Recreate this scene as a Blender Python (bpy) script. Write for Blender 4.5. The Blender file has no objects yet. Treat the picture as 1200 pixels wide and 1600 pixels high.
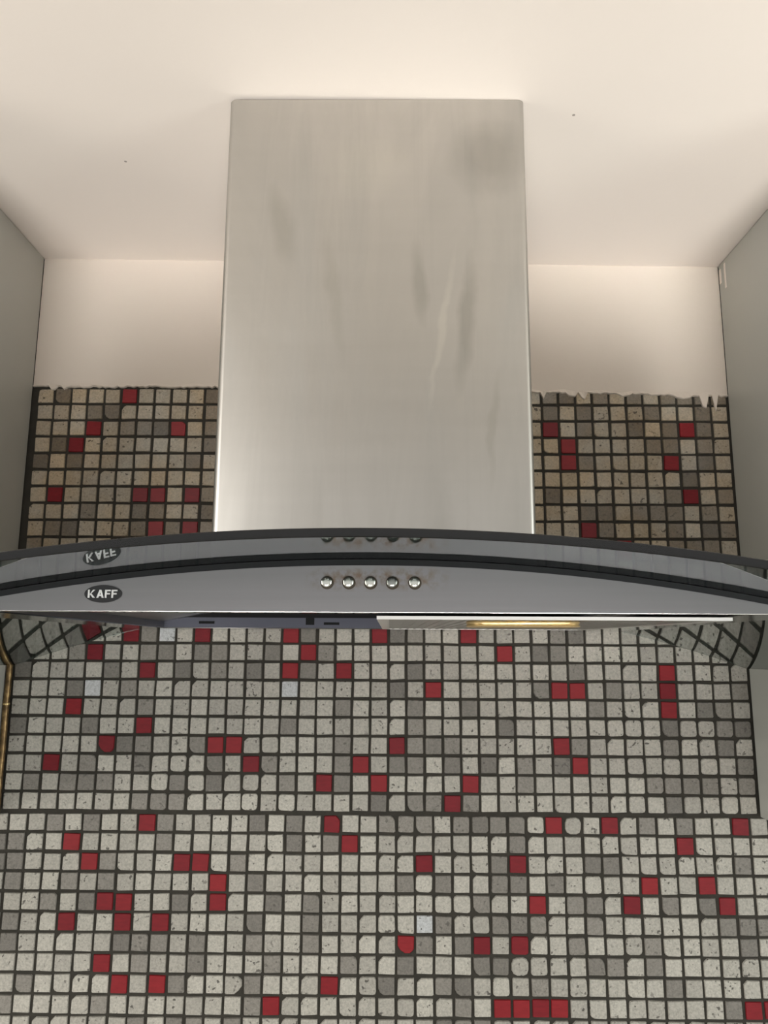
import bpy, bmesh, math, random
from mathutils import Vector, Matrix

# ------------------------------------------------------------------ camera, world, lights, exposure
sc = bpy.context.scene
COL = sc.collection
random.seed(11)
EYE = 1.60                                    # height above the floor of the tile joint used as origin


def W(X, Y, Z):
    """millimetres on the wall grid (Y towards the wall) to world metres"""
    return Vector((X / 1000.0, Y / 1000.0, Z / 1000.0 + EYE))


pitch, yaw, roll = math.radians(10.143), math.radians(-0.477), math.radians(0.301)
f0 = Vector((math.sin(yaw), math.cos(yaw), 0)); r0 = Vector((math.cos(yaw), -math.sin(yaw), 0)); u0 = Vector((0, 0, 1))
fwd = f0 * math.cos(pitch) + u0 * math.sin(pitch)
up0 = -f0 * math.sin(pitch) + u0 * math.cos(pitch)
rt = r0 * math.cos(roll) + up0 * math.sin(roll)
up = -r0 * math.sin(roll) + up0 * math.cos(roll)
cd = bpy.data.cameras.new('camera'); cam = bpy.data.objects.new('camera', cd); COL.objects.link(cam)
M = Matrix((rt, up, -fwd)).transposed().to_4x4(); M.translation = W(463.563, -963.895, -6.501)
cam.matrix_world = M
cd.sensor_fit = 'HORIZONTAL'; cd.sensor_width = 36.0; cd.lens = 36.0; cd.clip_start = 0.01
sc.camera = cam

world = bpy.data.worlds.new('world'); sc.world = world; world.use_nodes = True
bg = world.node_tree.nodes['Background']; bg.inputs['Color'].default_value = (1.0, 0.985, 0.96, 1); bg.inputs['Strength'].default_value = 0.83


def area(name, loc, target, sx, sy, power, color, spread=180):
    d = bpy.data.lights.new(name, 'AREA'); d.shape = 'RECTANGLE'; d.size = sx; d.size_y = sy; d.energy = power; d.color = color; d.spread = math.radians(spread)
    o = bpy.data.objects.new(name, d); COL.objects.link(o); o.location = loc
    o.rotation_euler = (Vector(target) - Vector(loc)).to_track_quat('-Z', 'Y').to_euler()
    return o


area('ceiling_fill_right', (1.05, -2.5, 0.22), (0.86, 0.05, 2.24), 0.7, 0.5, 2.15, (1.0, 0.98, 0.95), 26)  # added lamp for sunlit-floor bounce, a narrow beam at the right ceiling corner
area('ceiling_fill_left', (-0.20, -2.5, 0.22), (0.03, 0.05, 2.24), 0.7, 0.5, 1.45, (1.0, 0.97, 0.94), 26)  # its added twin, beamed at the left ceiling corner to spare the duct
area('high_fill_light', (-0.90, -1.8, 2.02), (0.5, 0.0, 1.3), 0.9, 0.14, 8.5, (1.0, 0.97, 0.92))  # unseen fill strip, added to brighten the lowest tile courses
area('side_window_light', (2.3, -1.3, 1.45), (0.5, -0.2, 1.8), 0.6, 1.2, 14, (0.93, 1.0, 0.95))
area('low_fill_light', (-1.3, -1.0, 1.10), (0.3, 0.0, 1.4), 0.7, 0.5, 8.0, (1.0, 0.95, 0.85))  # unseen warm fill, added to lift the tiles on the left

sc.view_settings.view_transform = 'Standard'; sc.view_settings.look = 'None'
sc.view_settings.exposure = 0.0; sc.view_settings.gamma = 1.0; sc.view_settings.use_curve_mapping = False
sc.cycles.use_denoising = True
sc.cycles.max_bounces = 14; sc.cycles.transmission_bounces = 12; sc.cycles.glossy_bounces = 8


# ------------------------------------------------------------------ helpers
def tag(o, label=None, cat=None, group=None, kind=None):
    for k, v in (('label', label), ('category', cat), ('group', group), ('kind', kind)):
        if v: o[k] = v
    return o


def empty(name, loc):
    o = bpy.data.objects.new(name, None); COL.objects.link(o); o.location = loc; o.empty_display_size = 0.05
    return o


def link(name, me, mat, parent=None):
    o = bpy.data.objects.new(name, me); COL.objects.link(o)
    for m in (mat if isinstance(mat, (list, tuple)) else [mat]):
        me.materials.append(m)
    if parent is not None:
        o.parent = parent
        p = parent
        off = Vector((0, 0, 0))
        while p is not None:
            off += p.location; p = p.parent
        o.location = -off                        # meshes are written in world coordinates
    return o


def obj(name, bm, mat, parent=None, smooth=False):
    me = bpy.data.meshes.new(name)
    bmesh.ops.recalc_face_normals(bm, faces=bm.faces)
    if smooth:
        bm.normal_update()
        for f in bm.faces: f.smooth = True
        for e in bm.edges:
            if len(e.link_faces) == 2 and e.calc_face_angle(0) > 0.6: e.smooth = False
    bm.to_mesh(me); bm.free()
    return link(name, me, mat, parent)


def add_box(bm, a, b, bevel=0.0, seg=2):
    """box between two corners given in millimetres"""
    a, b = W(*a), W(*b)
    lo = Vector([min(a[i], b[i]) for i in range(3)]); hi = Vector([max(a[i], b[i]) for i in range(3)])
    g = bmesh.ops.create_cube(bm, size=1.0)
    for v in g['verts']:
        v.co = Vector([lo[i] + (v.co[i] + 0.5) * (hi[i] - lo[i]) for i in range(3)])
    if bevel:
        es = list({e for v in g['verts'] for e in v.link_edges})
        bmesh.ops.bevel(bm, geom=es, offset=bevel / 1000, segments=seg, profile=0.5, affect='EDGES')
    return g


def prism(bm, pts, y0, y1, bevel=0.0, seg=2):
    """outline pts (X, Z in mm) extruded from Y y0 to y1"""
    a = [bm.verts.new(W(x, y0, z)) for x, z in pts]; b = [bm.verts.new(W(x, y1, z)) for x, z in pts]
    n = len(pts)
    f1 = bm.faces.new(a); f2 = bm.faces.new(list(reversed(b)))
    for i in range(n):
        bm.faces.new((a[i], b[i], b[(i + 1) % n], a[(i + 1) % n]))
    if bevel:
        bmesh.ops.bevel(bm, geom=list(f1.edges), offset=bevel / 1000, segments=seg, profile=0.5, affect='EDGES')


def lathe(bm, centre, axis, prof, n=24):
    """prof: (radius, distance along axis) in mm about a world point"""
    q = Vector((0, 0, 1)).rotation_difference(Vector(axis))
    rings = []
    for r, h in prof:
        if r < 1e-6:
            rings.append([bm.verts.new(Vector(centre) + q @ Vector((0, 0, h / 1000)))])
        else:
            rings.append([bm.verts.new(Vector(centre) + q @ Vector((math.cos(2 * math.pi * k / n) * r / 1000, math.sin(2 * math.pi * k / n) * r / 1000, h / 1000))) for k in range(n)])
    for A, B in zip(rings, rings[1:]):
        for k in range(n):
            k2 = (k + 1) % n
            if len(A) == 1 and len(B) == 1: continue
            if len(A) == 1: bm.faces.new((A[0], B[k], B[k2]))
            elif len(B) == 1: bm.faces.new((A[k], A[k2], B[0]))
            else: bm.faces.new((A[k], A[k2], B[k2], B[k]))


def sweep(bm, pts, rad, n=10, closed=False):
    """tube of radius rad (mm, number or list) along world points"""
    m = len(pts); rings = []
    for i, p in enumerate(pts):
        a = pts[(i - 1) % m] if (closed or i > 0) else pts[i]
        b = pts[(i + 1) % m] if (closed or i < m - 1) else pts[i]
        t = (Vector(b) - Vector(a)).normalized()
        ref = Vector((0, 0, 1)) if abs(t.z) < 0.9 else Vector((0, 1, 0))
        s = t.cross(ref).normalized(); w = s.cross(t)
        r = (rad[i] if isinstance(rad, (list, tuple)) else rad) / 1000
        rings.append([bm.verts.new(Vector(p) + s * math.cos(2 * math.pi * k / n) * r + w * math.sin(2 * math.pi * k / n) * r) for k in range(n)])
    for i in range(m if closed else m - 1):
        A, B = rings[i], rings[(i + 1) % m]
        for k in range(n):
            bm.faces.new((A[k], A[(k + 1) % n], B[(k + 1) % n], B[k]))
    if not closed:
        bm.faces.new(rings[0]); bm.faces.new(list(reversed(rings[-1])))


# ------------------------------------------------------------------ materials
class NT:
    def __init__(s, name):
        s.m = bpy.data.materials.new(name); s.m.use_nodes = True; s.t = s.m.node_tree
        s.p = s.t.nodes['Principled BSDF']; s.out = s.t.nodes['Material Output']

    def n(s, typ, **kw):
        nd = s.t.nodes.new(typ)
        for k, v in kw.items():
            if k in nd.inputs: nd.inputs[k].default_value = v
            else: setattr(nd, k, v)
        return nd

    def l(s, a, b): s.t.links.new(a, b)

    def pos(s, scale=(1, 1, 1), rot=(0, 0, 0)):
        g = s.n('ShaderNodeNewGeometry'); m = s.n('ShaderNodeMapping'); m.inputs['Scale'].default_value = scale; m.inputs['Rotation'].default_value = rot
        s.l(g.outputs['Position'], m.inputs['Vector']); return m.outputs['Vector']

    def noise(s, vec, scale, detail=3, rough=0.5, dist=0.0):
        nd = s.n('ShaderNodeTexNoise'); nd.inputs['Scale'].default_value = scale; nd.inputs['Detail'].default_value = detail
        nd.inputs['Roughness'].default_value = rough; nd.inputs['Distortion'].default_value = dist
        s.l(vec, nd.inputs['Vector']); return nd.outputs['Fac']

    def ramp(s, fac, stops):
        nd = s.n('ShaderNodeValToRGB'); e = nd.color_ramp.elements
        while len(e) < len(stops): e.new(0.5)
        for el, (p, c) in zip(e, stops):
            el.position = p; el.color = (*c, 1) if isinstance(c, tuple) else (c, c, c, 1)
        s.l(fac, nd.inputs['Fac']); return nd.outputs['Color']

    def mix(s, fac, a, b, mode='MIX'):
        nd = s.n('ShaderNodeMix', data_type='RGBA', blend_type=mode)
        for sock, v in ((nd.inputs['Factor'], fac), (nd.inputs['A'], a), (nd.inputs['B'], b)):
            if hasattr(v, 'links') or hasattr(v, 'is_linked'): s.l(v, sock)
            else: sock.default_value = v if isinstance(v, (int, float)) else (*v, 1)
        return nd.outputs['Result']

    def math(s, op, a, b=None, clamp=False):
        nd = s.n('ShaderNodeMath', operation=op, use_clamp=clamp)
        for i, v in enumerate((a, b)):
            if v is None: continue
            if isinstance(v, (int, float)): nd.inputs[i].default_value = v
            else: s.l(v, nd.inputs[i])
        return nd.outputs[0]

    def bump(s, h, strength, dist):
        nd = s.n('ShaderNodeBump'); nd.inputs['Strength'].default_value = strength; nd.inputs['Distance'].default_value = dist
        s.l(h, nd.inputs['Height']); s.l(nd.outputs['Normal'], s.p.inputs['Normal'])

    def set(s, **kw):
        for k, v in kw.items():
            k = k.replace('_', ' ')
            sock = s.p.inputs[k]
            if isinstance(v, (int, float)): sock.default_value = v
            elif isinstance(v, tuple): sock.default_value = (*v, 1)
            else: s.l(v, sock)
        return s


def plain(name, col, rough, metal=0.0):
    t = NT(name); t.set(Base_Color=col, Roughness=rough, Metallic=metal); return t.m


def m_paint(name, col):
    t = NT(name); v = t.pos()
    a = t.noise(v, 3.0, 3); b = t.noise(v, 160, 3)
    c = t.mix(t.math('MULTIPLY', a, 0.5), col, tuple(x * 0.93 for x in col))
    vo = t.n('ShaderNodeTexVoronoi', voronoi_dimensions='2D'); vo.inputs['Scale'].default_value = 3.4; t.l(v, vo.inputs['Vector'])
    spot = t.math('LESS_THAN', vo.outputs['Distance'], 0.005)
    c = t.mix(t.math('MULTIPLY', spot, 0.7), c, (0.12, 0.09, 0.07))
    t.set(Base_Color=c, Roughness=0.75); t.bump(b, 0.12, 0.001); return t.m


def m_tile(name, dark, lite, speck, gloss):
    t = NT(name); v = t.pos()
    oi = t.n('ShaderNodeObjectInfo'); g = t.n('ShaderNodeNewGeometry')
    r = t.math('FRACT', t.math('ADD', oi.outputs['Random'], g.outputs['Random Per Island']))
    c = t.mix(r, dark, lite)
    fine = t.noise(v, 420, 4, 0.7)
    c = t.mix(0.55, c, t.ramp(fine, [(0.32, 0.35), (0.62, 1.0)]), 'MULTIPLY')
    pits = t.noise(v, 230, 1, 0.4); clus = t.noise(v, 40, 2)
    pm = t.math('MULTIPLY', t.ramp(pits, [(0.67, 0.0), (0.72, 1.0)]), t.ramp(clus, [(0.36, 0.0), (0.55, 1.0)]))
    c = t.mix(t.math('MULTIPLY', pm, speck), c, (0.035, 0.03, 0.025))
    # cooking grease baked brown on the courses above the hood
    sx = t.n('ShaderNodeSeparateXYZ'); t.l(g.outputs['Position'], sx.inputs[0])
    hi = t.n('ShaderNodeMapRange'); hi.inputs['From Min'].default_value = EYE + 0.02; hi.inputs['From Max'].default_value = EYE + 0.12
    t.l(sx.outputs['Z'], hi.inputs['Value'])
    gr = t.ramp(t.noise(v, 11, 3, 0.6), [(0.34, 0.15), (0.60, 1.0)])
    c = t.mix(t.math('MULTIPLY', hi.outputs[0], gr), c, (0.98, 0.82, 0.63), 'MULTIPLY')
    t.set(Base_Color=c, Roughness=gloss); t.bump(t.math('SUBTRACT', fine, t.math('MULTIPLY', pm, 1.5)), 0.25, 0.0006)
    return t.m


def m_red():
    t = NT('red_glass_tile'); v = t.pos((1, 1, 3.0))
    oi = t.n('ShaderNodeObjectInfo'); g = t.n('ShaderNodeNewGeometry')
    r = t.math('FRACT', t.math('ADD', oi.outputs['Random'], g.outputs['Random Per Island']))
    c = t.mix(r, (0.20, 0.012, 0.020), (0.32, 0.022, 0.028))
    st = t.noise(v, 90, 3, 0.6)
    c = t.mix(0.45, c, t.ramp(st, [(0.3, 0.55), (0.7, 1.0)]), 'MULTIPLY')
    t.set(Base_Color=c, Roughness=0.42, Specular_IOR_Level=0.3); return t.m


def m_steel(name, col, rough, streak_scale, streak_amt, smear=0.0, wipes=(), rust=False):
    t = NT(name)
    br = t.noise(t.pos(streak_scale), 1.0, 2, 0.5)
    c = t.mix(br, tuple(x * (1 - streak_amt) for x in col), tuple(min(1, x * (1 + streak_amt)) for x in col))
    rg = t.math('ADD', t.math('MULTIPLY', br, 0.04), rough - 0.02)
    if smear:
        s1 = t.ramp(t.noise(t.pos((6, 6, 1.6), (0, 0.25, 0)), 2.2, 4, 0.55, 1.2), [(0.40, 0.0), (0.62, 1.0)])
        s2 = t.ramp(t.noise(t.pos((22, 22, 1.5), (0, 0.12, 0)), 1.6, 3, 0.6, 0.8), [(0.48, 0.0), (0.70, 1.0)])
        sm = t.math('ADD', t.math('MULTIPLY', s1, 0.6), t.math('MULTIPLY', s2, 0.5), True)
        c = t.mix(t.math('MULTIPLY', sm, smear), c, tuple(x * 0.66 for x in col))
        rg = t.math('ADD', rg, t.math('MULTIPLY', sm, 0.10))
    if wipes or rust:
        g = t.n('ShaderNodeNewGeometry')
    for X, Z, a, b, deg, f in wipes:             # wiped film of grease: soft strokes (centre, half sizes, lean)
        mp = t.n('ShaderNodeMapping', vector_type='TEXTURE')
        mp.inputs['Location'].default_value = (X / 1000, 0, Z / 1000 + EYE); mp.inputs['Rotation'].default_value = (0, math.radians(deg), 0)
        mp.inputs['Scale'].default_value = (a / 1000, 1e3, b / 1000)
        wob = t.n('ShaderNodeVectorMath', operation='MULTIPLY_ADD')
        nz = t.n('ShaderNodeTexNoise'); nz.inputs['Scale'].default_value = 26.0; nz.inputs['Detail'].default_value = 3
        t.l(g.outputs['Position'], nz.inputs['Vector']); t.l(nz.outputs['Color'], wob.inputs[0])
        wob.inputs[1].default_value = (0.016, 0, 0.03); t.l(g.outputs['Position'], wob.inputs[2])
        t.l(wob.outputs[0], mp.inputs['Vector'])
        ln = t.n('ShaderNodeVectorMath', operation='LENGTH'); t.l(mp.outputs[0], ln.inputs[0])
        k = t.ramp(ln.outputs['Value'], [(0.35, 1.0), (1.0, 0.0)])
        c = t.mix(k, c, t.mix(1.0, c, (f, f, f * 0.985), 'MULTIPLY'))
    if rust:                                     # brown grime rubbed round the row of buttons
        sx = t.n('ShaderNodeSeparateXYZ'); t.l(g.outputs['Position'], sx.inputs[0])
        fx = t.ramp(t.math('MULTIPLY', t.math('ABSOLUTE', t.math('SUBTRACT', sx.outputs['X'], 0.456)), 20.0), [(0.55, 1.0), (0.95, 0.0)])
        fz = t.ramp(t.math('MULTIPLY', t.math('ABSOLUTE', t.math('SUBTRACT', sx.outputs['Z'], EYE + 0.0375)), 100.0), [(0.25, 1.0), (0.85, 0.0)])
        nz = t.ramp(t.noise(t.pos(), 170, 3, 0.6), [(0.42, 0.0), (0.66, 1.0)])
        k = t.math('MULTIPLY', t.math('MULTIPLY', fx, fz), nz)
        c = t.mix(t.math('MULTIPLY', k, 0.75), c, (0.16, 0.10, 0.055))
        rg = t.math('ADD', rg, t.math('MULTIPLY', k, 0.2))
    t.set(Base_Color=c, Roughness=rg, Metallic=1.0)
    return t.m


PAINT = m_paint('beige_paint', (0.76, 0.68, 0.60))
CEILP = m_paint('ceiling_paint', (0.83, 0.755, 0.685))
_t = NT('dark_grout'); _v = _t.pos(); _t.set(Base_Color=_t.mix(_t.noise(_v, 60, 4), (0.018, 0.018, 0.014), (0.055, 0.048, 0.038)), Roughness=0.9); _t.bump(_t.noise(_v, 500, 3), 0.4, 0.001); GROUT = _t.m
LIGHT = m_tile('cream_stone_tile', (0.45, 0.428, 0.38), (0.59, 0.565, 0.50), 0.8, 0.55)
GREY = m_tile('grey_stone_tile', (0.20, 0.186, 0.164), (0.32, 0.298, 0.264), 0.5, 0.55)
WHITE = m_tile('white_stone_tile', (0.58, 0.60, 0.61), (0.66, 0.68, 0.69), 0.8, 0.5)
RED = m_red()
STEEL = m_steel('brushed_steel', (0.53, 0.515, 0.485), 0.33, (6, 6, 90), 0.03, 0.34, wipes=[(538, 300, 10, 75, 5, 0.80), (497, 335, 9, 48, -6, 0.84), (560, 462, 40, 46, 0, 0.82), (372, 390, 14, 50, -12, 0.88), (450, 452, 44, 40, 0, 1.06), (516, 290, 4, 90, 9, 1.12), (560, 200, 5, 60, 5, 0.90), (420, 320, 8, 70, -8, 0.93)])
PANEL = m_steel('brushed_panel_steel', (0.265, 0.26, 0.265), 0.34, (8, 8, 260), 0.05, rust=True)
POLISH = m_steel('polished_underside_steel', (0.60, 0.59, 0.57), 0.10, (30, 30, 30), 0.03)
FILTM = m_steel('filter_aluminium', (0.46, 0.455, 0.43), 0.36, (120, 600, 120), 0.2)
FRAME = plain('bright_aluminium', (0.90, 0.89, 0.86), 0.30, 1.0)
INNER = plain('bluish_zinc_sheet', (0.13, 0.135, 0.17), 0.5, 0.6)
BLACK = plain('black_rubber', (0.010, 0.011, 0.012), 0.6)
BLACK.node_tree.nodes['Principled BSDF'].inputs['Specular IOR Level'].default_value = 0.2
SLOT = plain('slot_black', (0.006, 0.006, 0.007), 0.9)
BADGE = plain('black_enamel', (0.010, 0.010, 0.011), 0.35)
LETTER = plain('silver_lettering', (0.70, 0.70, 0.69), 0.45, 0.6)
CHROME = plain('worn_chrome', (0.62, 0.63, 0.58), 0.22, 1.0)
DULLCH = plain('tarnished_chrome', (0.30, 0.31, 0.29), 0.30, 1.0)
RUST = plain('grimy_ring', (0.035, 0.026, 0.015), 0.8)
BRASS = plain('gold_plastic', (0.62, 0.46, 0.22), 0.32, 0.75)
_t = NT('tarnished_brass_pipe'); _v = _t.pos()
_n = _t.noise(_v, 70, 4, 0.65)
_t.set(Base_Color=_t.ramp(_n, [(0.35, (0.10, 0.065, 0.03)), (0.55, (0.24, 0.155, 0.07)), (0.72, (0.50, 0.36, 0.16))]), Roughness=0.34, Metallic=0.75); PIPE = _t.m
_t = NT('grey_green_laminate'); _v = _t.pos()
_t.set(Base_Color=_t.mix(_t.noise(_v, 5, 3), (0.43, 0.44, 0.41), (0.49, 0.49, 0.45)), Roughness=0.42); LAMI = _t.m
FLOORM = plain('floor_stone', (0.56, 0.54, 0.51), 0.6)

_t = NT('greenish_glass')
_t.set(Base_Color=(1.0, 1.0, 1.0), Roughness=0.0, IOR=1.52, Transmission_Weight=1.0)
_va = _t.n('ShaderNodeVolumeAbsorption'); _va.inputs['Color'].default_value = (0.10, 0.42, 0.36, 1); _va.inputs['Density'].default_value = 70.0
_t.l(_va.outputs[0], _t.out.inputs['Volume']); GLASS = _t.m
_t = NT('greasy_glass')
_t.set(Base_Color=(0.93, 0.92, 0.88), Roughness=0.035, IOR=1.52, Transmission_Weight=1.0)
_va = _t.n('ShaderNodeVolumeAbsorption'); _va.inputs['Color'].default_value = (0.10, 0.42, 0.36, 1); _va.inputs['Density'].default_value = 70.0
_t.l(_va.outputs[0], _t.out.inputs['Volume']); GREASY = _t.m

# ------------------------------------------------------------------ setting
XL, XR = -6.6, 902.5                              # inner faces of the two wall cabinets
CEIL = lambda X: 513.2 - (X + 5.7) * 11.0 / 908.0  # the ceiling runs slightly out of level

bm = bmesh.new(); add_box(bm, (-1100, 0, -1600), (2000, 120, 560))
wall = obj('wall_back', bm, GROUT); tag(wall, 'back wall of small mosaic tiles below beige painted plaster', kind='structure')

bm = bmesh.new()
vs = [bm.verts.new(W(x, y, CEIL(x) + dz)) for dz in (0, 100) for x, y in ((-1100, -2100), (2000, -2100), (2000, 120), (-1100, 120))]
for q in ((0, 1, 2, 3), (7, 6, 5, 4), (0, 4, 5, 1), (1, 5, 6, 2), (2, 6, 7, 3), (3, 7, 4, 0)): bm.faces.new([vs[i] for i in q])
tag(obj('ceiling', bm, CEILP), 'smooth beige painted ceiling above the steel duct', kind='structure')
bm = bmesh.new(); add_box(bm, (-3000, -6500, -1660), (4000, 120, -1600))
tag(obj('floor', bm, FLOORM), 'plain stone floor below the hood', kind='structure')

# painted plaster with the ragged brush edge over the top course of tiles
rnd = random.Random(5)
pts = []
xs = [XL + (XR - XL) * i / 220 for i in range(221)]
low = lambda x: 330.8 - max(0, (x - 300)) * 10.5 / 600
drips = [(872, 19, 3.2), (886, 21, 3.4), (700, 5, 6), (716, 9, 4), (640, 7, 2), (615, 9, 2.5), (663, 8, 2.5), (278, 9, 2.5), (21, 4, 3), (34, 5, 2), (845, 4, 9), (770, 3, 8)]
for x in xs:
    z = low(x) + rnd.uniform(-1.3, 1.0)
    for dx, dl, dw in drips:
        if abs(x - dx) < dw: z -= dl * (1 - 0.25 * abs(x - dx) / dw)
    pts.append((x, z))
bm = bmesh.new()
rows = [[(x, 0.5) for x, z in pts], None]
top = [bm.verts.new(W(x, -1.9, CEIL(x) + 20)) for x in xs]
mid_ = [bm.verts.new(W(x, -1.9, low(x) + 4 + 1.5 * math.sin(x * 0.13))) for x in xs]
lip = [bm.verts.new(W(x, -2.9 - rnd.uniform(0, 0.9), z + 1.2)) for x, z in pts]
bot = [bm.verts.new(W(x, -1.9, z)) for x, z in pts]
back = [bm.verts.new(W(x, 1.0, z)) for x, z in pts]
for A, B in ((top, mid_), (mid_, lip), (lip, bot), (bot, back)):
    for i in range(len(xs) - 1): bm.faces.new((A[i], B[i], B[i + 1], A[i + 1]))
obj('plaster', bm, PAINT, wall, smooth=False)

# ------------------------------------------------------------------ mosaic tiles
# one letter per tile: l cream, g grey, r red, w white
def row(spec, n0, n1, greys=0.25, seed=0):
    q = random.Random(seed); d = {}
    for c in range(n0, n1): d[c] = 'g' if q.random() < greys else 'l'
    for k, s in spec.items():
        for c in s: d[c] = k
    if 'g' in spec:
        for c in range(n0, n1):
            if d[c] == 'g' and c not in spec['g'] and 0 <= c <= 40: d[c] = 'l'
    return d


UPPER = {   # courses -15 .. 8 share one grid, course 0 has its top joint at Z = 0
    -15: dict(r=[5], g=[1, 10, 30, 31, 33, 35, 37, 38, 39, 40]), -14: dict(g=[3, 4, 10, 30, 32, 36, 39]),
    -13: dict(r=[3, 8, 30, 38], g=[5, 6, 7, 10, 32, 35, 37, 39]), -12: dict(r=[2, 31], g=[1, 10, 36, 37, 39]),
    -11: dict(r=[31, 37], g=[0, 2, 9, 32, 39]), -10: dict(g=[38]), -9: dict(r=[1, 6, 7, 9, 38], g=[10, 30, 37, 40]),
    -8: dict(g=[3, 6, 7, 10, 32, 33, 35, 36, 37, 39]), -7: dict(r=[7, 9, 32], g=[1, 2, 6, 8, 10, 33, 37, 39, 40]),
    -6: dict(r=[34], g=[0, 37, 38, 39]),
    -2: dict(r=[5, 10, 16, 23]),
    -1: dict(r=[6, 10, 15, 20, 25], g=[7, 16, 21, 22, 30, 31], w=[8]),
    0: dict(r=[4, 16, 27], g=[3, 7, 8, 10, 11, 14, 17, 29, 30]),
    1: dict(r=[7, 15, 18, 36], g=[0, 5, 9, 11, 13, 16, 22, 31]),
    2: dict(r=[23, 30, 31, 36], g=[3, 6, 21, 29, 33, 40], w=[4, 15]),
    3: dict(r=[3, 36], g=[7, 18, 22, 25, 32, 38, 39]),
    4: dict(r=[7], g=[0, 4, 15, 22, 27, 36, 39, 40]),
    5: dict(r=[5, 11, 12, 21, 30], g=[6, 7, 10, 18, 22, 23, 24, 31, 36, 39]),
    6: dict(r=[2, 13, 19, 31], g=[4, 7, 11, 14, 18, 21, 22, 24, 26, 28, 30, 40]),
    7: dict(r=[17, 20, 25], g=[1, 3, 4, 5, 9, 11, 15, 18, 28, 35, 36, 37, 38, 40]),
    8: dict(r=[24], g=[7, 8, 9, 20, 22, 23, 25, 36]),
}
LOWER = {
    0: dict(r=[7, 17, 29, 32, 39], g=[2, 4, 8, 13, 15, 20, 21, 22, 24, 25, 26, 27, 34, 36]),
    1: dict(r=[3, 18, 36], g=[0, 8, 15, 17, 27]),
    2: dict(r=[4, 9, 10, 22, 27], g=[0, 5, 12, 26, 31, 32, 39]),
    3: dict(r=[11, 34, 37], g=[0, 3, 5, 13, 21, 23, 26, 27, 29]),
    4: dict(r=[5, 6, 11, 28, 33, 38], g=[2, 4, 9, 14, 16, 25, 30, 31, 35, 37]),
    5: dict(r=[3, 6, 8], g=[0, 13, 16, 23, 26, 27, 28, 31, 38, 39, 40], w=[22]),
    6: dict(r=[21, 25, 27], g=[0, 6, 7, 8, 10, 13, 16, 22, 24, 30, 34, 39]),
    7: dict(r=[5], g=[7, 10, 14, 18, 21, 25, 26, 31, 32, 34]),
    8: dict(r=[6, 8, 17], g=[1, 9, 13, 20, 23, 24, 28, 35]),
    9: dict(r=[14, 26, 27, 28, 29, 39, 40], g=[0, 5, 13, 24, 38]),
}


def tile_outline(kind, q):
    """twelve outline points of a 19.4 mm tile, in mm about its centre"""
    h = 9.75; j = 0.45 if kind in ('chip', 'broken') else 0.28
    if kind == 'round': c = q.uniform(2.0, 3.6)
    else: c = 0.9
    cs = [c * q.uniform(0.8, 1.2) for _ in range(4)]
    if kind == 'chip':
        cs[q.randrange(4)] = q.uniform(3.5, 6.5)
    if kind == 'broken':
        k = q.randrange(4); cs[k] = 8.5; cs[(k + 1) % 4] = 5.0
    if kind == 'blob': cs = [6.2] * 4
    out = []
    for k, (sx, sy) in enumerate(((-1, -1), (1, -1), (1, 1), (-1, 1))):
        r = cs[k]; t = h - r
        a0 = {0: 180, 1: 270, 2: 0, 3: 90}[k]
        for a in (0, 45, 90):
            an = math.radians(a0 + a)
            bulge = 1.0 if kind in ('round', 'blob') else (0.86 if (a == 45 and r > 2) else 1.0)
            out.append((sx * t + r * math.cos(an) * bulge + q.uniform(-j, j), sy * t + r * math.sin(an) * bulge + q.uniform(-j, j)))
    return out


def tile_mesh(name, kind, mat, seed):
    q = random.Random(seed); o = tile_outline(kind, q)
    th = 1.7; ins = 0.7
    vb = [(x, 0.0, z) for x, z in o] ; vt = []
    for x, z in o:
        L = math.hypot(x, z); k = (L - ins * 1.2) / L
        vt.append((x * k, -th, z * k))
    verts = [Vector(v) / 1000 for v in vb + vt]; n = len(o)
    faces = [list(range(2 * n - 1, n - 1, -1))] + [(i, (i + 1) % n, n + (i + 1) % n, n + i) for i in range(n)]
    me = bpy.data.meshes.new(name); me.from_pydata(verts, [], faces)
    b = bmesh.new(); b.from_mesh(me); bmesh.ops.recalc_face_normals(b, faces=b.faces); b.to_mesh(me); b.free()
    me.materials.append(mat); return me


MATS = dict(l=LIGHT, g=GREY, r=RED, w=WHITE)
SHAPES = {}
for m in MATS:
    for kind, n in (('square', 6), ('round', 4), ('chip', 6), ('broken', 2), ('blob', 1)):
        if m == 'w' and kind != 'square': continue
        SHAPES[m, kind] = [tile_mesh('tile', kind, MATS[m], hash((ord(m), len(kind), i, 7)) & 0xffff) for i in range(n)]

FORCE = {('u', 3, 34): 'chip', ('u', 5, 5): 'broken', ('u', 5, 35): 'round', ('u', 8, 15): 'round', ('u', 6, 10): 'chip', ('u', 7, 10): 'round',
         ('u', 0, 40): 'chip', ('u', 1, 40): 'chip', ('u', 8, 30): 'chip', ('u', 8, 10): 'chip', ('u', 8, 13): 'round',
         ('l', 0, 30): 'blob', ('l', 0, 17): 'chip', ('l', 0, 20): 'chip', ('l', 0, 28): 'round', ('l', 7, 27): 'blob', ('l', 6, 27): 'round', ('l', 8, 12): 'broken',
         ('l', 6, 21): 'broken', ('l', 1, 21): 'chip', ('l', 2, 20): 'chip', ('l', 8, 21): 'chip', ('l', 8, 22): 'chip', ('l', 8, 26): 'round', ('l', 3, 17): 'chip',
         ('l', 3, 26): 'round', ('l', 8, 24): 'chip', ('l', 5, 29): 'chip', ('l', 6, 20): 'chip', ('l', 9, 19): 'chip', ('l', 4, 26): 'chip'}
tiles = []      # (shape mesh, X, Z, spin, shows large)
q = random.Random(31)
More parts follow.
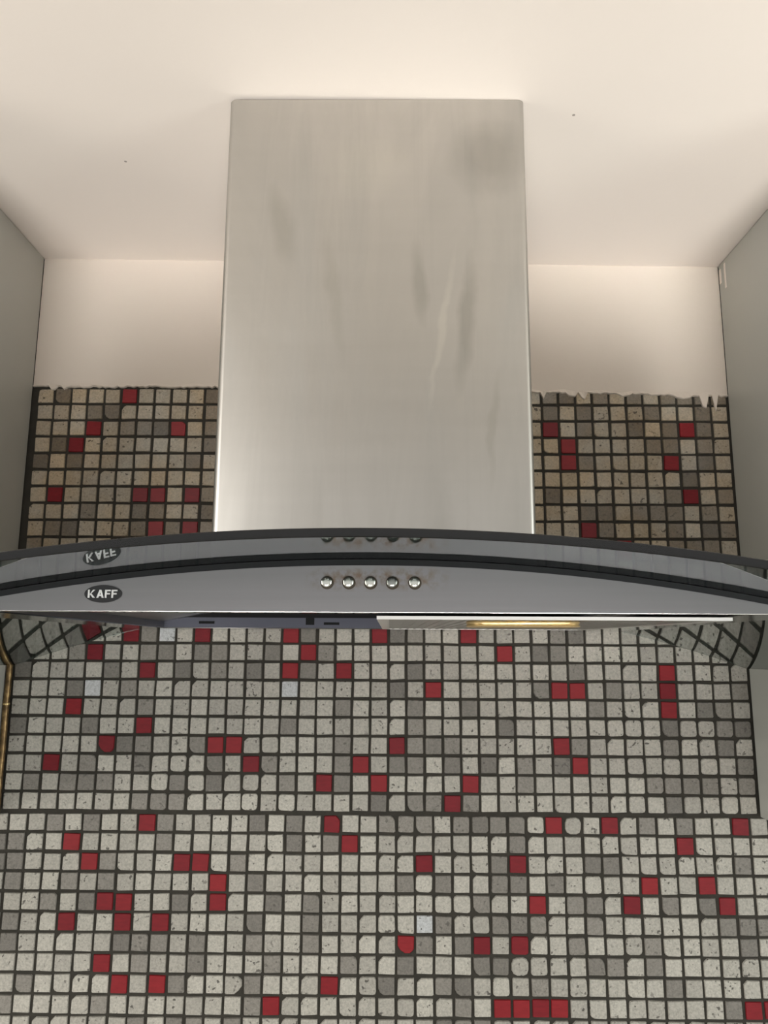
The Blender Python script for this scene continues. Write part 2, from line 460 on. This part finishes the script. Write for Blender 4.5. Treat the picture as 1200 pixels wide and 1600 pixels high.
for r in range(-15, 9):
    d = row(UPPER.get(r, {}), 0, 41, 0.25, 100 + r)
    for c in range(41):
        m = d[c]; kind = 'square'
        if r >= 4 and c >= 33 and m != 'r': kind = q.choice(['round', 'round', 'chip', 'square'])
        elif r >= 5 and 8 <= c <= 14 and m != 'r': kind = q.choice(['square', 'chip', 'round'])
        elif q.random() < 0.07: kind = 'chip'
        kind = FORCE.get(('u', r, c), kind)
        if m == 'w': kind = 'square'
        X, Z = 22 * c + 11 + q.uniform(-0.35, 0.35), -22 * r - 11 + q.uniform(-0.35, 0.35)
        if r == 8 and c in (10, 11, 12): X += 1.0
        tiles.append((q.choice(SHAPES[m, kind]), X, Z, q.randrange(4) if kind == 'square' else 0, False))
for r in range(0, 16):
    d = row(LOWER.get(r, {}), -5, 47, 0.25, 300 + r)
    for c in range(-5, 47):
        m = d[c]; kind = 'square'
        if 19 <= c <= 33 and m != 'r': kind = q.choice(['square', 'chip', 'chip', 'round', 'square'])
        elif m != 'r' and q.random() < 0.2: kind = 'chip'
        kind = FORCE.get(('l', r, c), kind)
        if m == 'w': kind = 'square'
        X, Z = 10.2 + 22 * c + 11 + q.uniform(-0.5, 0.5), -199.9 - 22 * r - 11 + q.uniform(-0.45, 0.45)
        big = (3 <= r <= 9 and 0 <= c <= 40) or (r == 2 and 0 <= c <= 12)
        tiles.append((q.choice(SHAPES[m, kind]), X, Z, q.randrange(4) if kind == 'square' else 0, big))

rest = bmesh.new(); rest_mats = [LIGHT, GREY, RED, WHITE]
rest_v, rest_f, rest_m = [], [], []
for me, X, Z, spin, big in tiles:
    dz = random.uniform(-0.25, 0.1)
    tilt = random.uniform(-0.008, 0.008)
    k = random.uniform(0.955, 1.0)
    R = Matrix.Translation(W(X, -dz, Z)) @ Matrix.Diagonal((k, 1.0, random.uniform(0.955, 1.0), 1.0)) @ Matrix.Rotation(spin * math.pi / 2 + random.uniform(-0.02, 0.02), 4, 'Y') @ Matrix.Rotation(tilt, 4, 'X')
    if big:
        o = bpy.data.objects.new('tile', me); COL.objects.link(o); o.parent = wall; o.matrix_local = R
    else:
        b0 = len(rest_v); mi = rest_mats.index(me.materials[0])
        rest_v += [R @ v.co for v in me.vertices]
        for p in me.polygons:
            rest_f.append([b0 + i for i in p.vertices]); rest_m.append(mi)
rest.free()
me = bpy.data.meshes.new('tile_field'); me.from_pydata(rest_v, [], rest_f)
for m in rest_mats: me.materials.append(m)
me.polygons.foreach_set('material_index', rest_m); me.update()
fld = bpy.data.objects.new('tile_field', me); COL.objects.link(fld); fld.parent = wall; fld['kind'] = 'stuff'

# ------------------------------------------------------------------ wall cabinets
def cabinet(x_in, side, bottom, label):
    s = -1 if side == 'l' else 1
    x_out = x_in + s * 590
    root = empty('wall_cabinet', W((x_in + x_out) / 2, -165, bottom))
    tag(root, label, 'cabinet')

    def slab(name, xa, xb, ya, yb, za, top, bev=0.6):
        b = bmesh.new(); g = add_box(b, (xa, ya, za), (xb, yb, za + 100))
        for v in b.verts:
            if v.co.z > W(0, 0, za + 50).z:
                X = v.co.x * 1000
                v.co.z = W(0, 0, (CEIL(X) - 0.6) if top is None else top).z
        bmesh.ops.bevel(b, geom=list(b.edges), offset=bev / 1000, segments=2, profile=0.5, affect='EDGES')
        return obj(name, b, LAMI, root)
    slab('side_panel', x_in, x_in + s * 18, -330, -3.5, bottom, None)
    slab('side_panel', x_out, x_out - s * 18, -330, -3.5, bottom, None)
    slab('bottom_panel', x_in + s * 18.5, x_out - s * 18.5, -329, -3.5, bottom, bottom + 18)
    slab('back_panel', x_in + s * 18.5, x_out - s * 18.5, -9, -3.5, bottom + 18.5, None)
    d = slab('door', x_in + s * 1.5, x_out - s * 1.5, -350, -331, bottom + 1, CEIL(x_in + s * 300) - 8)
    b = bmesh.new(); hx = x_in + s * 45
    sweep(b, [W(hx, -351, bottom + 40), W(hx, -372, bottom + 44), W(hx, -374, bottom + 60), W(hx, -374, bottom + 140), W(hx, -372, bottom + 156), W(hx, -351, bottom + 160)], 5)
    obj('handle', b, CHROME, d, True)
    return root


left_cab = cabinet(XL, 'l', -196, 'grey-green wall cabinet left of the hood, brass pipe at its corner')
right_cab = cabinet(XR, 'r', -199.3, 'grey-green wall cabinet right of the hood, white paint drips near its top')
b = bmesh.new()
for (y, z0, z1, w) in ((-22, 503, 470, 2.0), (-8, 501, 483, 3.0)):
    add_box(b, (XR - 0.7, y - w, z1 - 8), (XR + 0.4, y + w, z0 - 6), 0.5)
obj('paint_drip', b, CEILP, right_cab)

# ------------------------------------------------------------------ gas pipe in the left corner
pipe = empty('gas_pipe', W(-3.2, -8, -215))
tag(pipe, 'thin tarnished brass pipe in the corner beside the left cabinet', 'pipe')
b = bmesh.new()
zz = [-24 - i * 12 for i in range(16)]
sweep(b, [W(-2.4 + 0.2 * math.sin(i), -7.0, z) for i, z in enumerate(zz)], 3.7, 14)
obj('tube', b, PIPE, pipe, True)
b = bmesh.new(); lathe(b, W(-2.4, -7.0, -74), (0, 0, 1), [(3.6, -1.4), (4.0, -1.1), (4.15, 0), (4.0, 1.1), (3.6, 1.4)], 18)
obj('collar', b, BRASS, pipe, True)

# ------------------------------------------------------------------ range hood
CX = 451.0; R0 = 1330.0; ZA = 50.3; TH = 4.9       # arch of the glass: centre, radius, underside crown, thickness
YF, YG = -477.0, -573.0                            # front panel, front edge of the glass
ZB = 16.5                                          # flat underside of the body


def arch(x, off=0.0):
    R = R0 + off
    return ZA - R0 + math.sqrt(R * R - (x - CX) ** 2)


hood = empty('range_hood', W(CX, -240, ZB))
tag(hood, 'steel chimney range hood with arched glass canopy between the two cabinets', 'range hood')


def arc_band(x0, x1, lo, hi, n=72):
    xs_ = [x0 + (x1 - x0) * i / n for i in range(n + 1)]
    return [(x, lo(x)) for x in xs_] + [(x, hi(x)) for x in reversed(xs_)]


# glass canopy: one arched pane reaching from cabinet to cabinet
half = 447.5
bm = bmesh.new()
n = 96; xs_ = [CX - half + 2 * half * i / n for i in range(n + 1)]
rings = []
for y, e in ((YG, 0.5), (YG + 0.5, 0.0), (-3.5, 0.0)):
    rings.append(([bm.verts.new(W(x, y, arch(x) + e)) for x in xs_], [bm.verts.new(W(x, y, arch(x, TH) - e)) for x in xs_]))
for (la, ta), (lb, tb) in zip(rings, rings[1:]):
    for i in range(n):
        bm.faces.new((la[i], la[i + 1], lb[i + 1], lb[i])); bm.faces.new((ta[i], tb[i], tb[i + 1], ta[i + 1]))
    bm.faces.new((la[0], lb[0], tb[0], ta[0])); bm.faces.new((la[n], ta[n], tb[n], lb[n]))
for (l_, t_) in (rings[0], rings[-1]):
    for i in range(n): bm.faces.new((l_[i], t_[i], t_[i + 1], l_[i + 1]))
gl = obj('glass_canopy', bm, [GLASS, GREASY], hood, True)
for p in gl.data.polygons:
    if p.normal.z > 0.8: p.material_index = 1            # years of cooking film on the upper face

# body: sides follow the arch, open below for the filters
HW = math.sqrt(R0 * R0 - (R0 - (ZA - 1.0 - ZB)) ** 2)        # where the arch meets the underside
gap = 4.2
HP = math.sqrt(R0 * R0 - (R0 - (ZA - gap - ZB - 0.3)) ** 2)
bm = bmesh.new()
prism(bm, arc_band(CX - HP, CX + HP, lambda x: ZB, lambda x: max(ZB + 0.3, arch(x) - gap), 80), YF, YF + 1.5)
fp = obj('front_panel', bm, PANEL, hood)
bm = bmesh.new()
prism(bm, arc_band(CX - HP - 26, CX + HP + 26, lambda x: max(arch(x) - gap + 0.05, ZB - 0.6), lambda x: max(arch(x) - 0.25, ZB - 0.5), 80), YF + 0.3, YF + 9)
obj('rubber_seal', bm, BLACK, hood)
bm = bmesh.new(); sweep(bm, [W(CX - HP + 2, YF + 0.6, ZB + 0.2), W(CX + HP - 2, YF + 0.6, ZB + 0.2)], 0.55, 10)
obj('front_lip', bm, FRAME, hood, True)

HX0, HX1, HY0, HY1 = 201.0, 693.0, -460.0, -65.0             # filter opening
bm = bmesh.new()
for a, c in (((CX - HW, YF + 1.5, ZB), (CX + HW, HY0, ZB + 1)), ((CX - HW, HY1, ZB), (CX + HW, -4, ZB + 1)),
             ((CX - HW, HY0, ZB), (HX0, HY1, ZB + 1)), ((HX1, HY0, ZB), (CX + HW, HY1, ZB + 1))):
    add_box(bm, a, c)
obj('underside_plate', bm, POLISH, hood)
bm = bmesh.new()
prism(bm, arc_band(CX - HW + 8, CX + HW - 8, lambda x: ZB + 1, lambda x: max(arch(x) - 0.6, ZB + 1.3), 60), -6, -4)
obj('rear_plate', bm, INNER, hood)
bm = bmesh.new()
prism(bm, arc_band(CX - HW + 8, CX + HW - 8, lambda x: max(arch(x) - 2.0, ZB + 1.2), lambda x: max(arch(x) - 0.8, ZB + 1.4), 60), YF + 9.5, -6.5)
obj('top_cover', bm, PANEL, hood)
# inside of the opening: zinc walls, black sheets painting the shade of the dark interior
bm = bmesh.new(); add_box(bm, (HX0, HY1, ZB + 1), (HX1, HY1 + 1, 30.0)); rear = obj('inner_wall', bm, INNER, hood)
bm = bmesh.new()
add_box(bm, (HX0 - 1, HY0, ZB + 1), (HX0, HY1, 30.0)); obj('inner_wall', bm, PANEL, hood)
bm = bmesh.new()
add_box(bm, (HX1, HY0, ZB + 1), (HX1 + 1, HY1, 24.0)); obj('inner_wall', bm, PANEL, hood)
bm = bmesh.new(); add_box(bm, (HX0 + 1, HY1 - 4, 29.0), (HX1 - 40, HY1 - 2.2, 37.0)); add_box(bm, (240, HY0 + 20, 37.2), (662, HY1 - 1, 38.2))
obj('shaded_interior', bm, SLOT, hood)
for x, z, w, h in ((251, 23.3, 18, 3), (371, 25.5, 10, 9), (396, 22.6, 18, 3)):
    bm = bmesh.new(); add_box(bm, (x - w / 2, HY1 - 0.5, z - h / 2), (x + w / 2, HY1 + 0.3, z + h / 2)); obj('slot', bm, SLOT, rear)

# the grease filter on the right; the left one is missing
FX0, FX1 = 455.0, 686.0
zf = lambda y: 13.0 + (y - HY0) / (HY1 - HY0) * 3.6          # hangs a little low at its front


def tilt_box(b, x0, x1, y0, y1, za, zb):
    g = add_box(b, (x0, y0, 0), (x1, y1, 10))
    for v in g['verts']:
        Y = v.co.y * 1000; Z = (v.co.z - EYE) * 1000
        v.co.z = EYE + (zf(Y) + (za if Z < 5 else zb)) / 1000


filt = None
bm = bmesh.new(); tilt_box(bm, FX0 + 6, FX1 - 6, HY0 + 8, HY1 - 6, 0.4, 1.8)
N = 26
for i in range(N):                                           # folded mesh ribs
    x = FX0 + 8 + (FX1 - FX0 - 16) * (i + 0.5) / N
    tilt_box(bm, x - 1.1, x + 1.1, HY0 + 9, HY1 - 7, 0.0, 0.5)
filt = obj('grease_filter', bm, FILTM, hood)
bm = bmesh.new()
tilt_box(bm, FX0, FX1, HY0 + 0.5, HY0 + 8, -0.2, 2.0); tilt_box(bm, FX0, FX1, HY1 - 8, HY1 - 0.5, -0.2, 2.0)
tilt_box(bm, FX0, FX0 + 8, HY0 + 8, HY1 - 8, -0.2, 2.0); tilt_box(bm, FX1 - 8, FX1, HY0 + 8, HY1 - 8, -0.2, 2.0)
obj('filter_frame', bm, FRAME, filt)
# gold pull: an oval dish with a raised rim and a slot
bm = bmesh.new()
hx, hy, hw, hd = 559.0, -405.0, 30.0, 10.0


def stadium(k, dz, nn=12):
    p = []
    for s, a0 in ((1, -90), (-1, 90)):
        for i in range(nn + 1):
            an = math.radians(a0 + 180 * i / nn)
            p.append(W(hx + s * hw + hd * k * math.cos(an), hy + hd * k * 1.7 * math.sin(an), zf(hy) + dz))
    return p


prev = None
for k, dz in ((1.0, 0.3), (1.06, -0.5), (1.02, -1.2), (1.0, -2.4), (1.06, -3.0), (1.03, -3.7), (0.94, -3.9), (0.86, -3.3), (0.5, -3.2)):
    ring = [bm.verts.new(p) for p in stadium(k, dz)]
    if prev:
        for i in range(len(ring)): bm.faces.new((prev[i], prev[(i + 1) % len(ring)], ring[(i + 1) % len(ring)], ring[i]))
    prev = ring
bm.faces.new(prev)
pull = obj('handle', bm, BRASS, filt, True)
pull['label'] = 'gold oval pull handle'
bm = bmesh.new(); sweep(bm, [W(hx - 14, hy - 17.2, zf(hy) - 1.6), W(hx + 8, hy - 17.6, zf(hy) - 1.3), W(hx + 30, hy - 17.2, zf(hy) - 1.1)], [0.5, 0.8, 0.5], 8)
b2 = obj('handle_bar', bm, BRASS, filt, True)

# push buttons
bz = 35.3
for i, x in enumerate((423.4, 437.2, 451.0, 464.8, 479.0)):
    bm = bmesh.new(); lathe(bm, W(x, YF, bz), (0, -1, 0), [(0, -1), (3.3, -1), (3.45, 1.2), (3.2, 2.2), (2.6, 2.7), (1.4, 2.9), (0, 2.95)], 24)
    bt = obj('push_button', bm, DULLCH if i == 3 else CHROME, hood, True)
    if i == 3: bt['label'] = 'dull tarnished push button'
    bm = bmesh.new(); lathe(bm, W(x + 0.3, YF, bz - 0.3), (0, -1, 0), [(0, -0.5), (4.3, -0.5), (4.25, 0.25), (3.2, 0.35), (0, 0.35)], 24)
    obj('button_ring', bm, RUST, bt)

# oval badge with raised letters
bx, bzz = 282.0, 27.2
bm = bmesh.new()
ell = [(bx + 11.9 * math.cos(2 * math.pi * k / 40), bzz + 5.6 * math.sin(2 * math.pi * k / 40)) for k in range(40)]
prism(bm, ell, YF - 0.7, YF + 0.2)
badge = obj('badge', bm, BADGE, hood); badge['label'] = 'black oval badge with silver lettering'
GL = {'K': [[(0, 0), (1.1, 0), (1.1, 5), (0, 5)], [(1.1, 2.0), (3.1, 5), (4.4, 5), (1.9, 1.6 + 1.0)], [(1.1, 2.3), (1.9, 3.0), (4.6, 0), (3.2, 0)]],
      'A': [[(0, 0), (1.15, 0), (2.85, 5), (1.7, 5)], [(3.4, 0), (4.6, 0), (2.85, 5), (1.75, 5)], [(1.0, 1.1), (3.6, 1.1), (3.3, 2.0), (1.3, 2.0)]],
      'F': [[(0, 0), (1.1, 0), (1.1, 5), (0, 5)], [(1.1, 4.1), (3.5, 4.1), (3.5, 5), (1.1, 5)], [(1.1, 2.1), (3.1, 2.1), (3.1, 3.0), (1.1, 3.0)]]}
x = bx - 9.5
for ch, adv in (('K', 5.5), ('A', 5.3), ('F', 4.2), ('F', 4.2)):
    bm = bmesh.new()
    for j, poly in enumerate(GL[ch]):
        prism(bm, [(x + px * 1.02, bzz - 2.55 + pz * 1.02) for px, pz in poly], YF - 1.15 - 0.01 * j, YF - 0.6)
    obj('letter', bm, LETTER, badge); x += adv

# chimney duct cover: folded sheet with rounded front corners, standing on the glass
DX0, DX1, DY = 310.0, 588.5, -317.0
zb_ = ZA + TH + 0.4; zt = 505.6
def duct_outline(x0, x1, y, r, back):
    p = [(x0, back)]
    for k in range(7):
        a = math.radians(180 + 90 * k / 6); p.append((x0 + r + r * math.cos(a), y + r + r * math.sin(a)))
    for k in range(7):
        a = math.radians(270 + 90 * k / 6); p.append((x1 - r + r * math.cos(a), y + r + r * math.sin(a)))
    p.append((x1, back)); return p
bm = bmesh.new()
o = duct_outline(DX0, DX1, DY, 6.0, -4.0); i_ = duct_outline(DX0 + 1, DX1 - 1, DY + 1, 5.0, -4.0)
def dz0(x): return arch(x, TH) + 0.3
O0 = [bm.verts.new(W(x, y, dz0(x))) for x, y in o]; O1 = [bm.verts.new(W(x, y, zt)) for x, y in o]
I0 = [bm.verts.new(W(x, y, dz0(x))) for x, y in i_]; I1 = [bm.verts.new(W(x, y, zt)) for x, y in i_]
for k in range(len(o) - 1):
    bm.faces.new((O0[k], O0[k + 1], O1[k + 1], O1[k]))
    bm.faces.new((I0[k + 1], I0[k], I1[k], I1[k + 1])); bm.faces.new((O1[k], O1[k + 1], I1[k + 1], I1[k])); bm.faces.new((O0[k + 1], O0[k], I0[k], I0[k + 1]))
for k in (0, len(o) - 1):
    bm.faces.new((O0[k], O1[k], I1[k], I0[k]))
duct = obj('duct_cover', bm, STEEL, hood, True)
